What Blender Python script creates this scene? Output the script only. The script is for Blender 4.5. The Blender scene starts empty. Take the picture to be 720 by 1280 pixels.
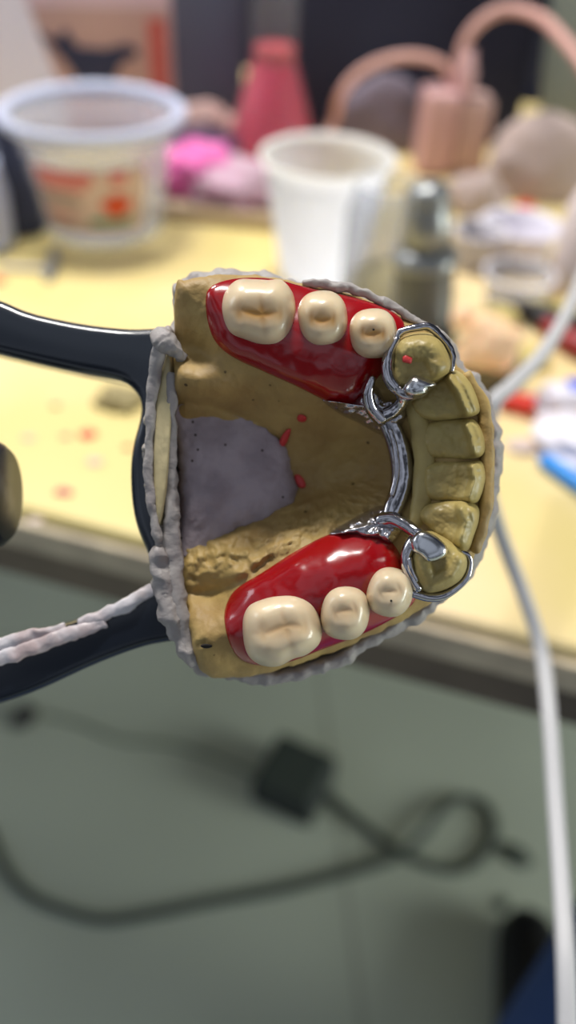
import bpy, bmesh, math, random
import numpy as np
from mathutils import Vector, Matrix, noise

random.seed(7)
COL = bpy.context.scene.collection
# ------------------------------------------------------------------ camera
CAM = Vector((0, 0, 0.965))
PITCH = math.radians(42.0)
ROLL = math.radians(3.0)
fwd = Vector((0, math.cos(PITCH), -math.sin(PITCH)))
up0 = Vector((0, math.sin(PITCH), math.cos(PITCH)))
rt0 = Vector((1, 0, 0))
rt = rt0 * math.cos(ROLL) + up0 * math.sin(ROLL)
up = up0 * math.cos(ROLL) - rt0 * math.sin(ROLL)
R = Matrix((rt, up, -fwd)).transposed()
FPX = 1000.0
S = 0.00013
TZ = 0.75          # table top height


def ray(px, py):
    return rt * ((px - 360) / FPX) + up * ((640 - py) / FPX) + fwd


def onplane(px, py, z=TZ):
    d = ray(px, py)
    return CAM + d * ((z - CAM.z) / d.z)


def at_y(px, py, y):
    d = ray(px, py)
    return CAM + d * (y / d.y)


def at_d(px, py, d):
    return CAM + ray(px, py) * d


# ------------------------------------------------------------------ tagging
def tag(o, label=None, cat=None, group=None, kind=None):
    if label: o['label'] = label
    if cat: o['category'] = cat
    if group: o['group'] = group
    if kind: o['kind'] = kind
    return o


def empty(name, loc, label=None, cat=None, group=None, rot=None):
    o = bpy.data.objects.new(name, None)
    o.empty_display_size = 0.01
    COL.objects.link(o)
    if rot is not None:
        o.matrix_world = Matrix.Translation(loc) @ rot.to_4x4()
    else:
        o.location = loc
    return tag(o, label, cat, group)


def mesh_obj(name, verts, faces, mat, parent=None, smooth=True, loc=None, attr=None):
    me = bpy.data.meshes.new(name)
    me.from_pydata([tuple(map(float, v)) for v in verts], [], [tuple(int(i) for i in f) for f in faces])
    if smooth:
        me.polygons.foreach_set('use_smooth', [True] * len(me.polygons))
    if attr is not None:
        a = me.attributes.new('stain', 'FLOAT', 'POINT')
        a.data.foreach_set('value', [float(x) for x in attr])
    me.materials.append(mat)
    o = bpy.data.objects.new(name, me)
    COL.objects.link(o)
    if parent: o.parent = parent
    if loc is not None: o.location = loc
    bm = bmesh.new(); bm.from_mesh(me)
    bmesh.ops.recalc_face_normals(bm, faces=bm.faces)
    bm.to_mesh(me); bm.free()
    return o


# ------------------------------------------------------------------ materials
def srgb(r, g, b):
    f = lambda c: (c / 255 / 12.92) if c / 255 <= 0.04045 else ((c / 255 + 0.055) / 1.055) ** 2.4
    return (f(r), f(g), f(b), 1)


def mat(name, col, rough=0.6, metal=0.0, trans=0.0, alpha=1.0, sss=0.0, sss_r=(1, .5, .3), coat=0.0,
        ior=1.45, bump=0.0, bscale=300.0, bdetail=4, col2=None, cscale=30.0, clo=0.4, chi=0.65, stain=None,
        pores=None, spec=0.5, coord='Object', emis=None, estr=0, aniso=None):
    m = bpy.data.materials.new(name); m.use_nodes = True
    nt = m.node_tree; N = nt.nodes; L = nt.links
    b = N['Principled BSDF']
    b.inputs['Base Color'].default_value = col
    b.inputs['Roughness'].default_value = rough
    b.inputs['Metallic'].default_value = metal
    b.inputs['Transmission Weight'].default_value = trans
    b.inputs['Alpha'].default_value = alpha
    b.inputs['IOR'].default_value = ior
    b.inputs['Coat Weight'].default_value = coat
    b.inputs['Coat Roughness'].default_value = 0.06
    b.inputs['Specular IOR Level'].default_value = spec
    if sss:
        b.inputs['Subsurface Weight'].default_value = sss
        b.inputs['Subsurface Radius'].default_value = sss_r
        b.inputs['Subsurface Scale'].default_value = 0.002
    if emis:
        b.inputs['Emission Color'].default_value = emis
        b.inputs['Emission Strength'].default_value = estr
    tc = N.new('ShaderNodeTexCoord')
    cur = None
    if col2:
        n = N.new('ShaderNodeTexNoise'); n.inputs['Scale'].default_value = cscale; n.inputs['Detail'].default_value = 5
        L.new(tc.outputs[coord], n.inputs['Vector'])
        r = N.new('ShaderNodeValToRGB')
        r.color_ramp.elements[0].position = clo; r.color_ramp.elements[0].color = col
        r.color_ramp.elements[1].position = chi; r.color_ramp.elements[1].color = col2
        L.new(n.outputs['Fac'], r.inputs['Fac']); cur = r.outputs['Color']
    if pores:
        v = N.new('ShaderNodeTexVoronoi'); v.inputs['Scale'].default_value = pores
        L.new(tc.outputs[coord], v.inputs['Vector'])
        r = N.new('ShaderNodeValToRGB')
        r.color_ramp.elements[0].position = 0.06; r.color_ramp.elements[0].color = (0.25, 0.22, 0.2, 1)
        r.color_ramp.elements[1].position = 0.10; r.color_ramp.elements[1].color = (1, 1, 1, 1)
        L.new(v.outputs['Distance'], r.inputs['Fac'])
        mx = N.new('ShaderNodeMix'); mx.data_type = 'RGBA'; mx.blend_type = 'MULTIPLY'; mx.inputs[0].default_value = 1
        if cur: L.new(cur, mx.inputs[6])
        else: mx.inputs[6].default_value = col
        L.new(r.outputs['Color'], mx.inputs[7]); cur = mx.outputs[2]
    if stain:
        a = N.new('ShaderNodeAttribute'); a.attribute_name = 'stain'
        mx = N.new('ShaderNodeMix'); mx.data_type = 'RGBA'
        L.new(a.outputs['Fac'], mx.inputs[0])
        if cur: L.new(cur, mx.inputs[6])
        else: mx.inputs[6].default_value = col
        mx.inputs[7].default_value = stain; cur = mx.outputs[2]
    if cur: L.new(cur, b.inputs['Base Color'])
    if bump:
        n = N.new('ShaderNodeTexNoise'); n.inputs['Scale'].default_value = bscale; n.inputs['Detail'].default_value = bdetail
        L.new(tc.outputs[coord], n.inputs['Vector'])
        bp = N.new('ShaderNodeBump'); bp.inputs['Strength'].default_value = bump
        bp.inputs['Distance'].default_value = 0.0004
        L.new(n.outputs['Fac'], bp.inputs['Height']); L.new(bp.outputs['Normal'], b.inputs['Normal'])
    return m


M = {}
M['stone'] = mat('yellow_die_stone', srgb(180, 152, 92), .55, bump=.5, bscale=700, col2=srgb(154, 124, 74), cscale=120, clo=.35, chi=.7, pores=260)
M['stone_tooth'] = mat('yellow_die_stone_smooth', srgb(176, 158, 98), .42, bump=.2, bscale=600, col2=srgb(160, 140, 84), cscale=150)
M['filler'] = mat('lilac_grey_plaster', srgb(172, 158, 162), .8, bump=.5, bscale=900, col2=srgb(152, 138, 142), cscale=200, pores=330)
M['plaster'] = mat('grey_mounting_plaster', srgb(160, 154, 150), .55, bump=.6, bscale=700, col2=srgb(150, 142, 140), cscale=200)
M['palep'] = mat('pale_dried_plaster', srgb(222, 216, 218), .35, bump=.5, bscale=600, col2=srgb(190, 170, 168), cscale=150)
M['cream_heel'] = mat('cream_stone_heel', srgb(206, 190, 146), .6, bump=.3, bscale=500, col2=srgb(184, 168, 124), cscale=90)
M['resin'] = mat('red_acrylic', srgb(152, 8, 15), .2, coat=.5, sss=.35, sss_r=(1, .15, .1), bump=.06, bscale=260, ior=1.5)
M['tooth'] = mat('ivory_acrylic_tooth', srgb(220, 200, 166), .34, coat=.35, sss=.3, sss_r=(1, .7, .45), stain=srgb(190, 138, 66), ior=1.5, bump=.04, bscale=300)
M['chrome'] = mat('polished_cobalt_chrome', (.50, .48, .50, 1), .10, metal=1.0, bump=.4, bscale=420, bdetail=2)
M['chrome_web'] = mat('cast_web_metal', (.60, .58, .60, 1), .26, metal=1.0, bump=.6, bscale=500, bdetail=3)
M['chrome_smooth'] = mat('polished_rest_metal', (.62, .62, .63, 1), .2, metal=1.0, bump=.1, bscale=300, bdetail=2)
M['frame'] = mat('glossy_navy_black_enamel', srgb(24, 30, 40), .25, coat=.6, bump=.08, bscale=200)
M['knobm'] = mat('dark_rubbed_metal', srgb(44, 46, 52), .35, metal=.3, bump=.3, bscale=150, col2=srgb(90, 92, 98), cscale=90, clo=.6, chi=.75)
M['wax'] = mat('red_wax_marks', srgb(206, 62, 62), .4)
M['pencil'] = mat('dark_void', srgb(26, 20, 16), .8)
M['table'] = mat('cream_laminate', srgb(224, 204, 136), .35, col2=srgb(236, 212, 164), cscale=6, clo=.4, chi=.6, bump=.05)
M['edge'] = mat('pale_edge_band', srgb(206, 190, 160), .5, col2=srgb(180, 165, 140), cscale=40)
M['apron'] = mat('brown_table_front', srgb(120, 106, 88), .6, col2=srgb(98, 86, 72), cscale=15)
M['legm'] = mat('olive_table_leg', srgb(110, 108, 76), .6)
M['navy'] = mat('navy_wall_paint', srgb(34, 38, 62), .7, col2=srgb(46, 50, 74), cscale=2)
M['greypanel'] = mat('slate_grey_board', srgb(86, 92, 112), .6)
M['greygreen'] = mat('grey_green_plastic', srgb(128, 136, 126), .5)
M['clear'] = mat('clear_cloudy_plastic', srgb(222, 226, 238), .25, trans=.55, alpha=.55, ior=1.1)
M['rimp'] = mat('cloudy_plastic_rim', srgb(216, 222, 244), .3, trans=.25, alpha=.9, ior=1.2)
M['cup'] = mat('milky_white_plastic', srgb(250, 251, 255), .35, alpha=.93, ior=1.3, sss=.9, sss_r=(1, 1, 1))
M['cup'].node_tree.nodes['Principled BSDF'].inputs['Subsurface Scale'].default_value = .02
M['label'] = mat('cream_paper_label', srgb(222, 196, 186), .6)
M['redprint'] = mat('faded_red_print', srgb(214, 118, 116), .6)
M['orange'] = mat('orange_red_print', srgb(226, 88, 48), .6)
M['greenprint'] = mat('green_print', srgb(96, 160, 124), .6)
M['brownprint'] = mat('brown_grey_print', srgb(150, 132, 122), .6)
M['boxm'] = mat('dusty_pink_card', srgb(216, 190, 198), .7)
M['boxtan'] = mat('tan_card', srgb(190, 158, 150), .7)
M['boxred'] = mat('red_card_print', srgb(196, 96, 88), .7)
M['inkblue'] = mat('dark_blue_ink', srgb(44, 50, 78), .7)
M['paperwhite'] = mat('white_grey_card', srgb(210, 204, 218), .7)
M['pink_liquid'] = mat('pink_red_liquid', srgb(226, 60, 96), .3, coat=.3, sss=.3)
M['pink_top'] = mat('salmon_liquid_meniscus', srgb(206, 84, 92), .3)
M['glassg'] = mat('clear_flask_glass', srgb(190, 190, 196), .1, trans=.8, alpha=.35, ior=1.1)
M['magenta'] = mat('magenta_pink_powder', srgb(224, 100, 170), .5, col2=srgb(224, 120, 180), cscale=30)
M['bagm'] = mat('clear_pinkish_bag', srgb(226, 196, 212), .25, trans=.25, alpha=.85, ior=1.1, bump=.8, bscale=60)
M['tray'] = mat('beige_card_tray', srgb(196, 176, 148), .7)
M['steel'] = mat('satin_grey_metal', srgb(140, 142, 142), .3, metal=.6)
M['steeldark'] = mat('dark_grey_metal', srgb(98, 98, 94), .45, metal=.4)
M['pinkplast'] = mat('dusty_pink_plastic', srgb(206, 164, 164), .5)
M['pinkhose'] = mat('pink_rubber_hose', srgb(206, 160, 150), .5)
M['beige'] = mat('beige_plaster_lump', srgb(172, 154, 148), .8, bump=.4, bscale=60)
M['whitep'] = mat('white_plastic', srgb(226, 222, 232), .4)
M['greyp'] = mat('grey_white_plastic', srgb(190, 186, 190), .4)
M['yellowst'] = mat('yellow_stone_scrap', srgb(206, 186, 118), .7, bump=.3, bscale=80)
M['olivest'] = mat('olive_stone_base', srgb(126, 116, 78), .7, bump=.3, bscale=80)
M['peach'] = mat('peach_wax', srgb(255, 214, 176), .45, sss=.3, col2=srgb(250, 206, 160), cscale=50)
M['black'] = mat('matte_black', srgb(40, 38, 40), .5)
M['darkred'] = mat('dark_red_grip', srgb(150, 40, 44), .4)
M['red'] = mat('red_plastic', srgb(224, 54, 40), .35)
M['blue'] = mat('bright_blue_plastic', srgb(28, 140, 232), .3)
M['deepblue'] = mat('deep_blue_print', srgb(50, 90, 220), .4)
M['cablew'] = mat('white_cable_jacket', srgb(188, 187, 188), .45)
M['cableg'] = mat('grey_cable_jacket', srgb(66, 74, 68), .6)
M['adapter'] = mat('black_pedal_plastic', srgb(46, 52, 50), .6)
M['floor'] = mat('x', srgb(150, 160, 142), .35)
M['trouser'] = mat('navy_cotton', srgb(50, 74, 124), .9, bump=.3, bscale=600)
M['shoe'] = mat('black_shoe', srgb(20, 20, 22), .5)
M['skin'] = mat('x2', srgb(190, 140, 110), .6)
M['crumbred'] = mat('red_wax_crumb', srgb(216, 50, 54), .5)
M['crumbpink'] = mat('pink_wax_crumb', srgb(200, 90, 104), .5)
M['crumbpale'] = mat('pale_lilac_crumb', srgb(206, 186, 176), .6)
M['crumbolive'] = mat('olive_putty', srgb(150, 136, 92), .6)
M['lightm'] = mat('tube_glow', (1, 1, 1, 1), emis=(1, .97, .93, 1), estr=30)


def floor_mat():
    m = M['floor']; m.name = 'greenish_grey_floor_tiles'
    nt = m.node_tree; N = nt.nodes; L = nt.links; b = N['Principled BSDF']
    tc = N['Texture Coordinate']
    mp = N.new('ShaderNodeMapping'); mp.inputs['Rotation'].default_value = (0, 0, math.radians(-6)); mp.inputs['Location'].default_value = (-.03, .2, 0)
    br = N.new('ShaderNodeTexBrick'); br.offset = 0; br.inputs['Scale'].default_value = 1
    br.inputs['Brick Width'].default_value = .6; br.inputs['Row Height'].default_value = .6
    br.inputs['Mortar Size'].default_value = .004
    br.inputs['Color1'].default_value = srgb(206, 214, 198); br.inputs['Color2'].default_value = srgb(202, 210, 194)
    br.inputs['Mortar'].default_value = srgb(178, 184, 170)
    n = N.new('ShaderNodeTexNoise'); n.inputs['Scale'].default_value = 3
    mx = N.new('ShaderNodeMix'); mx.data_type = 'RGBA'; mx.blend_type = 'MULTIPLY'; mx.inputs[0].default_value = .35
    L.new(tc.outputs['Object'], mp.inputs['Vector']); L.new(mp.outputs['Vector'], br.inputs['Vector']); L.new(tc.outputs['Object'], n.inputs['Vector'])
    L.new(br.outputs['Color'], mx.inputs[6]); L.new(n.outputs['Fac'], mx.inputs[7]); L.new(mx.outputs[2], b.inputs['Base Color'])


floor_mat()


# ------------------------------------------------------------------ geometry helpers
def catmull(pts, n_per=8, closed=False):
    P = np.array(pts, float); n = len(P); out = []
    rng = range(n if closed else n - 1)
    for i in rng:
        if closed:
            p0, p1, p2, p3 = P[(i - 1) % n], P[i], P[(i + 1) % n], P[(i + 2) % n]
        else:
            p0, p1, p2, p3 = P[max(i - 1, 0)], P[i], P[i + 1], P[min(i + 2, n - 1)]
        for k in range(n_per):
            t = k / n_per
            out.append(.5 * ((2 * p1) + (-p0 + p2) * t + (2 * p0 - 5 * p1 + 4 * p2 - p3) * t * t + (-p0 + 3 * p1 - 3 * p2 + p3) * t ** 3))
    if not closed: out.append(P[-1])
    return np.array(out)


def resample(P, m):
    Q = np.vstack([P, P[:1]]); d = np.r_[0, np.cumsum(np.linalg.norm(np.diff(Q, axis=0), axis=1))]
    s = np.linspace(0, d[-1], m, endpoint=False)
    return np.stack([np.interp(s, d, Q[:, k]) for k in range(Q.shape[1])], 1)


CO = np.array([(420 - 360) * 1.2 * S, (640 - 600) * 1.2 * S, -1200 * S])   # local origin of the held group


def C3(px, py, z):
    px, py, z = np.broadcast_arrays(np.asarray(px, float), np.asarray(py, float), np.asarray(z, float))
    k = (1000 - z) / 1000 * S
    return np.stack([(px - 360) * k, (640 - py) * k, -(1000 - z) * S], -1) - CO


def held_empty(name, label, cat, pxy=(420, 600), z=-200):
    """returns an empty oriented like the held cast; parts use C3 coordinates"""
    o = empty(name, CAM + R @ Vector(CO), label, cat, rot=R)
    return o


def vnoise(P, scale, seed=0., octaves=3):
    out = np.zeros(len(P))
    for i, p in enumerate(P):
        a = 0; amp = 1; f = scale
        for _ in range(octaves):
            a += amp * noise.noise(Vector((p[0] * f + seed, p[1] * f - seed, seed * .37))); amp *= .5; f *= 2
        out[i] = a
    return out


def val(f, x, y):
    return f(x, y) if callable(f) else np.full(len(x), float(f))


def puff(name, outline, top, zedge, zbot, material, parent, rings=24, m=120, p=3., q=2., rn=None, jag=0, jscale=.05, center=None, attr=None, corner=False, power=1.6):
    """closed solid over a plan outline: domed top, skirt, flat underside (all in plan units)"""
    O = np.array(outline, float) if corner else catmull(outline, 10, True)
    O = resample(O, m)
    c = np.array(center, float) if center else O.mean(0)
    if jag:
        nn = vnoise(O, jscale, 3.3 + len(name))
        dirs = O - c; dirs /= np.linalg.norm(dirs, axis=1)[:, None] + 1e-9
        O = O + dirs * (nn * jag)[:, None]
    t = np.arange(1, rings + 1) / rings
    rr = 1 - (1 - t) ** power
    V = [c[None]]; RR = [np.zeros(1)]
    for r in rr:
        V.append(c + (O - c) * r); RR.append(np.full(m, r))
    P = np.vstack(V); r = np.concatenate(RR)
    ze = val(zedge, P[:, 0], P[:, 1]); zt = val(top, P[:, 0], P[:, 1])
    fall = np.clip(1 - r ** p, 0, 1) ** (1. / q)
    z = ze + (zt - ze) * fall
    if rn: z = z + rn(P) * np.minimum(1, fall * 3)
    st = attr(P[:, 0], P[:, 1]) * np.clip(fall, 0, 1) if attr else None
    top_v = C3(P[:, 0], P[:, 1], z)
    # skirt
    zo = z[-m:]; zb = val(zbot, O[:, 0], O[:, 1])
    sk = []
    ns = 5
    for k in range(1, ns + 1):
        zz = zo + (zb - zo) * k / ns
        base = C3(O[:, 0], O[:, 1], zo)
        w = base.copy(); w[:, 2] = C3(O[:, 0], O[:, 1], zz)[:, 2]
        sk.append(w)
    botc = sk[-1].mean(0)[None]
    allv = np.vstack([top_v] + sk + [botc])
    F = []
    for j in range(m): F.append((0, 1 + j, 1 + (j + 1) % m))
    tot = rings + ns
    for k in range(tot - 1):
        a = 1 + k * m; b = a + m
        for j in range(m):
            j2 = (j + 1) % m
            F.append((a + j, b + j, b + j2, a + j2))
    last = 1 + (tot - 1) * m; cidx = len(allv) - 1
    for j in range(m): F.append((last + j, cidx, last + (j + 1) % m))
    if st is not None: st = np.concatenate([st, np.zeros(len(allv) - len(st))])
    return mesh_obj(name, allv, F, material, parent, attr=st)


def sweep(name, pts, material, parent=None, seg=12, n_per=8, world=False, flat=1.0, loc=None, capr=True, lump=0):
    """tube with changing radius: pts rows (x,y,z,r). plan units unless world"""
    Q = catmull(pts, n_per)
    if world: C = Q[:, :3]; rad = Q[:, 3]
    else:
        C = C3(Q[:, 0], Q[:, 1], Q[:, 2]); rad = Q[:, 3] * (1000 - Q[:, 2]) / 1000 * S
    rad = np.maximum(rad, 1e-5)
    n = len(C); T = np.gradient(C, axis=0); T /= np.linalg.norm(T, axis=1)[:, None] + 1e-12
    V = []; rows = []
    nrm = np.array([0, 0, 1.0])
    if abs(T[0] @ nrm) > .9: nrm = np.array([1.0, 0, 0])
    for i in range(n):
        nrm = nrm - T[i] * (nrm @ T[i]); nrm /= np.linalg.norm(nrm) + 1e-12
        ref = nrm
        if not world:
            zr = np.array([0, 0, 1.]) - T[i] * T[i][2]
            if np.linalg.norm(zr) > .3: ref = zr / np.linalg.norm(zr)
        B = np.cross(T[i], ref)
        rows.append((C[i], ref, B, rad[i], T[i]))
    full = []
    def ringpts(c, a, b, r): return [c + b * math.cos(2 * math.pi * k / seg) * r + a * math.sin(2 * math.pi * k / seg) * r * flat for k in range(seg)]
    c, a, b, r, t = rows[0]
    if capr: full += [ringpts(c - t * r * .9 * flat, a, b, r * .45), ringpts(c - t * r * .55 * flat, a, b, r * .83)]
    for c, a, b, r, t in rows: full.append(ringpts(c, a, b, r))
    if capr: full += [ringpts(c + t * r * .55 * flat, a, b, r * .83), ringpts(c + t * r * .9 * flat, a, b, r * .45)]
    V = [p for ring in full for p in ring]; F = []
    for i in range(len(full) - 1):
        for k in range(seg):
            k2 = (k + 1) % seg
            F.append((i * seg + k, i * seg + k2, (i + 1) * seg + k2, (i + 1) * seg + k))
    F.append(tuple(range(seg))[::-1]); F.append(tuple((len(full) - 1) * seg + k for k in range(seg)))
    V = np.array(V)
    if lump:
        rm = float(rad.mean())
        for i in range(len(V)):
            p = Vector(V[i] * 420); d = noise.noise_vector(p) + noise.noise_vector(p * 2.6 + Vector((3, 1, 7))) * .5
            V[i] += np.array(d) * rm * lump * 1.5
    if loc is not None: V = V - np.array(loc)
    return mesh_obj(name, V, F, material, parent, loc=loc if parent is None else None)


def lathe(name, prof, material, parent=None, seg=48, loc=None, closed=False):
    """prof list of (r,z). local z axis"""
    V = []; F = []; n = len(prof)
    for r, z in prof:
        for k in range(seg):
            a = 2 * math.pi * k / seg; V.append((max(r, 1e-5) * math.cos(a), max(r, 1e-5) * math.sin(a), z))
    for i in range(n if closed else n - 1):
        for k in range(seg):
            k2 = (k + 1) % seg; i2 = (i + 1) % n
            F.append((i * seg + k, i * seg + k2, i2 * seg + k2, i2 * seg + k))
    if not closed:
        F.append(tuple(range(seg))[::-1]); F.append(tuple((n - 1) * seg + k for k in range(seg)))
    return mesh_obj(name, V, F, material, parent, loc=loc)


def box(name, size, material, parent=None, loc=(0, 0, 0), rotz=0, bev=.002, centered_z=False):
    sx, sy, sz = size
    bm = bmesh.new(); bmesh.ops.create_cube(bm, size=1)
    for v in bm.verts:
        v.co = Vector((v.co.x * sx, v.co.y * sy, (v.co.z + (0 if centered_z else .5)) * sz))
    if bev: bmesh.ops.bevel(bm, geom=bm.edges[:], offset=min(bev, min(size) * .45), segments=3, affect='EDGES', profile=.5)
    me = bpy.data.meshes.new(name); bm.to_mesh(me); bm.free()
    me.materials.append(material)
    o = bpy.data.objects.new(name, me); COL.objects.link(o)
    if parent: o.parent = parent
    o.location = loc; o.rotation_euler = (0, 0, rotz)
    return o


def lump(name, loc, size, material, parent=None, seed=1., amp=.25, freq=1.5, flat=True, rotz=0, sub=4):
    bm = bmesh.new(); bmesh.ops.create_icosphere(bm, subdivisions=sub, radius=1)
    for v in bm.verts:
        n = noise.noise(v.co * freq + Vector((seed * 7.1, seed, -seed))) + .5 * noise.noise(v.co * freq * 2.3 + Vector((seed, 0, seed * 3)))
        v.co *= 1 + amp * n
        if flat and v.co.z < -.35: v.co.z = -.35
        v.co = Vector((v.co.x * size[0], v.co.y * size[1], (v.co.z + (.35 if flat else 0)) * size[2] / (1.35 if flat else 1)))
    me = bpy.data.meshes.new(name); bm.to_mesh(me); bm.free()
    for p in me.polygons: p.use_smooth = True
    me.materials.append(material)
    o = bpy.data.objects.new(name, me); COL.objects.link(o)
    if parent: o.parent = parent
    o.location = loc; o.rotation_euler = (0, 0, rotz)
    return o


def prism(name, pts, depth, material, parent=None, loc=(0, 0, 0), rot=(0, 0, 0), bev=0):
    """outline in local xz plane, thickness along y"""
    bm = bmesh.new()
    vs = [bm.verts.new((x, 0, z)) for x, z in pts]
    f = bm.faces.new(vs)
    r = bmesh.ops.extrude_face_region(bm, geom=[f])
    for v in [g for g in r['geom'] if isinstance(g, bmesh.types.BMVert)]: v.co.y += depth
    bmesh.ops.recalc_face_normals(bm, faces=bm.faces)
    if bev: bmesh.ops.bevel(bm, geom=bm.edges[:], offset=bev, segments=2, affect='EDGES')
    me = bpy.data.meshes.new(name); bm.to_mesh(me); bm.free(); me.materials.append(material)
    o = bpy.data.objects.new(name, me); COL.objects.link(o)
    if parent: o.parent = parent
    o.location = loc; o.rotation_euler = rot
    return o


# ================================================================== THE CAST
ctrl = np.array([
    (222, 362, 26), (250, 350, 30), (225, 400, 4), (250, 415, 4), (222, 436, -20), (252, 440, -18), (224, 464, 16), (250, 472, 16), (275, 486, 0), (224, 500, -18), (255, 506, -26),
    (222, 600, -84), (224, 660, -72), (224, 700, -44), (228, 738, -30), (236, 780, -4), (246, 815, 2), (262, 838, -20),
    (300, 390, 22), (400, 400, 20), (460, 430, 14), (300, 345, 8), (350, 352, 2), (400, 364, -4), (480, 388, -8), (540, 418, -6), (562, 440, -10),
    (270, 430, 10), (300, 458, 4), (350, 480, 0), (400, 503, -12), (450, 520, -28), (320, 500, -28), (380, 540, -56), (430, 552, -66), (465, 560, -60),
    (480, 590, -62), (380, 580, -84), (410, 612, -90), (445, 602, -84), (376, 622, -88), (300, 600, -86), (270, 540, -74), (270, 655, -78), (320, 640, -82),
    (245, 700, -40), (285, 688, -36), (320, 672, -36), (360, 652, -42), (420, 634, -50), (465, 626, -46),
    (270, 740, -36), (250, 745, -36), (290, 715, -14), (340, 692, -12), (400, 668, -16), (330, 700, -12), (280, 775, 0), (265, 800, 6),
    (340, 770, 20), (430, 745, 20), (480, 720, 12), (300, 838, -30), (350, 838, -34), (400, 815, -30), (440, 802, -28), (480, 785, -26), (540, 750, -22),
    (512, 540, -20), (518, 590, -26), (515, 625, -20), (500, 505, -14), (500, 665, -8), (478, 520, -30), (484, 640, -28),
    (545, 500, 2), (545, 545, 0), (550, 600, 0), (545, 650, 2), (600, 500, -6), (612, 555, -10), (614, 600, -10), (606, 655, -8), (590, 700, -10),
    (520, 450, 0), (545, 700, 0), (570, 728, -14), (580, 470, -4), (480, 450, 5), (500, 710, 0),
], float)


def tps_fit(P, lam=8.):
    n = len(P); d = np.linalg.norm(P[:, None, :2] - P[None, :, :2], axis=2) / 100
    K = d ** 2 * np.log(d + 1e-9) + np.eye(n) * lam * .001
    A = np.zeros((n + 3, n + 3)); A[:n, :n] = K; A[:n, n] = 1; A[:n, n + 1:] = P[:, :2] / 100
    A[n:, :n] = A[:n, n:].T
    return np.linalg.solve(A, np.r_[P[:, 2], 0, 0, 0])


W = tps_fit(ctrl)


def H(x, y):
    x = np.asarray(x, float); y = np.asarray(y, float); out = np.zeros(x.shape)
    d = np.sqrt((x[:, None] - ctrl[None, :, 0]) ** 2 + (y[:, None] - ctrl[None, :, 1]) ** 2) / 100
    out = (d ** 2 * np.log(d + 1e-9)) @ W[:-3] + W[-3] + W[-2] * x / 100 + W[-1] * y / 100
    return out


def seg_dist(x, y, pts):
    best = np.full(len(x), 1e9)
    for (ax, ay), (bx, by) in zip(pts[:-1], pts[1:]):
        dx, dy = bx - ax, by - ay
        t = np.clip(((x - ax) * dx + (y - ay) * dy) / (dx * dx + dy * dy), 0, 1)
        best = np.minimum(best, np.hypot(x - ax - t * dx, y - ay - t * dy))
    return best


def Hdetail(P):
    x, y = P[:, 0], P[:, 1]
    n1 = vnoise(P, .035, 1.7, 4); n2 = vnoise(P, .11, 9.1, 3)
    ridged = 1 - np.abs(vnoise(np.stack([x * .6 + y * .5, y * 1.1 - x * .3], 1), .05, 4.4, 3)) * 2
    # rough carved strip of the lower lingual slope
    rough = np.exp(-(seg_dist(x, y, [(230, 700), (310, 690), (380, 655), (450, 625)]) / 28) ** 2)
    out = n1 * 2.0 + n2 * .8 + rough * (ridged * 6 + n2 * 3)
    out -= 7 * np.exp(-(seg_dist(x, y, [(228, 742), (262, 742), (300, 728), (336, 700)]) / 7) ** 2)
    out -= 5 * np.exp(-(seg_dist(x, y, [(248, 806), (256, 803)]) / 3) ** 2)
    out += 5 * np.exp(-(seg_dist(x, y, [(300, 715), (350, 680), (420, 645)]) / 9) ** 2)
    out -= 5 * np.exp(-(seg_dist(x, y, [(222, 502), (262, 506), (320, 528), (352, 552)]) / 5) ** 2)
    return out


cast = held_empty('dental_cast', 'yellow stone lower jaw model with grey plaster base, held by the black frame', 'dental model')
stone_out = [(219, 358), (232, 350), (262, 345), (300, 343), (350, 348), (400, 359), (450, 371), (500, 394), (538, 411), (558, 426), (572, 456), (592, 474), (605, 498),
             (612, 540), (615, 580), (614, 620), (608, 655), (598, 685), (586, 710), (566, 730), (540, 752), (500, 778), (440, 805), (380, 828), (330, 842), (290, 848),
             (262, 845), (247, 832), (238, 790), (229, 740), (224, 680), (221, 600), (219, 520), (218, 440)]
puff('stone_base', stone_out, H, lambda x, y: H(x, y) - 22, -125, M['stone'], cast, rings=120, m=460, p=30, q=2, rn=Hdetail, jag=2.5, jscale=.06, center=(405, 600), power=1.25)

# tongue-space filler
fill_out = [(221, 512), (240, 508), (262, 511), (300, 522), (335, 538), (356, 556), (364, 580), (371, 606), (368, 628), (345, 640), (320, 655), (295, 662), (270, 678), (245, 688), (227, 694), (223, 650), (221, 580)]
puff('tongue_filler', fill_out, lambda x, y: -44 - .11 * (x - 220) - 4 * np.exp(-((y - 690) / 40) ** 2), lambda x, y: H(x, y) - 4, -115, M['filler'], cast, rings=50, m=220, p=9, q=2,
     rn=lambda P: vnoise(P, .03, 6., 3) * 3.5 + vnoise(P, .15, 2., 2) * .5, jag=3, jscale=.08)
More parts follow.
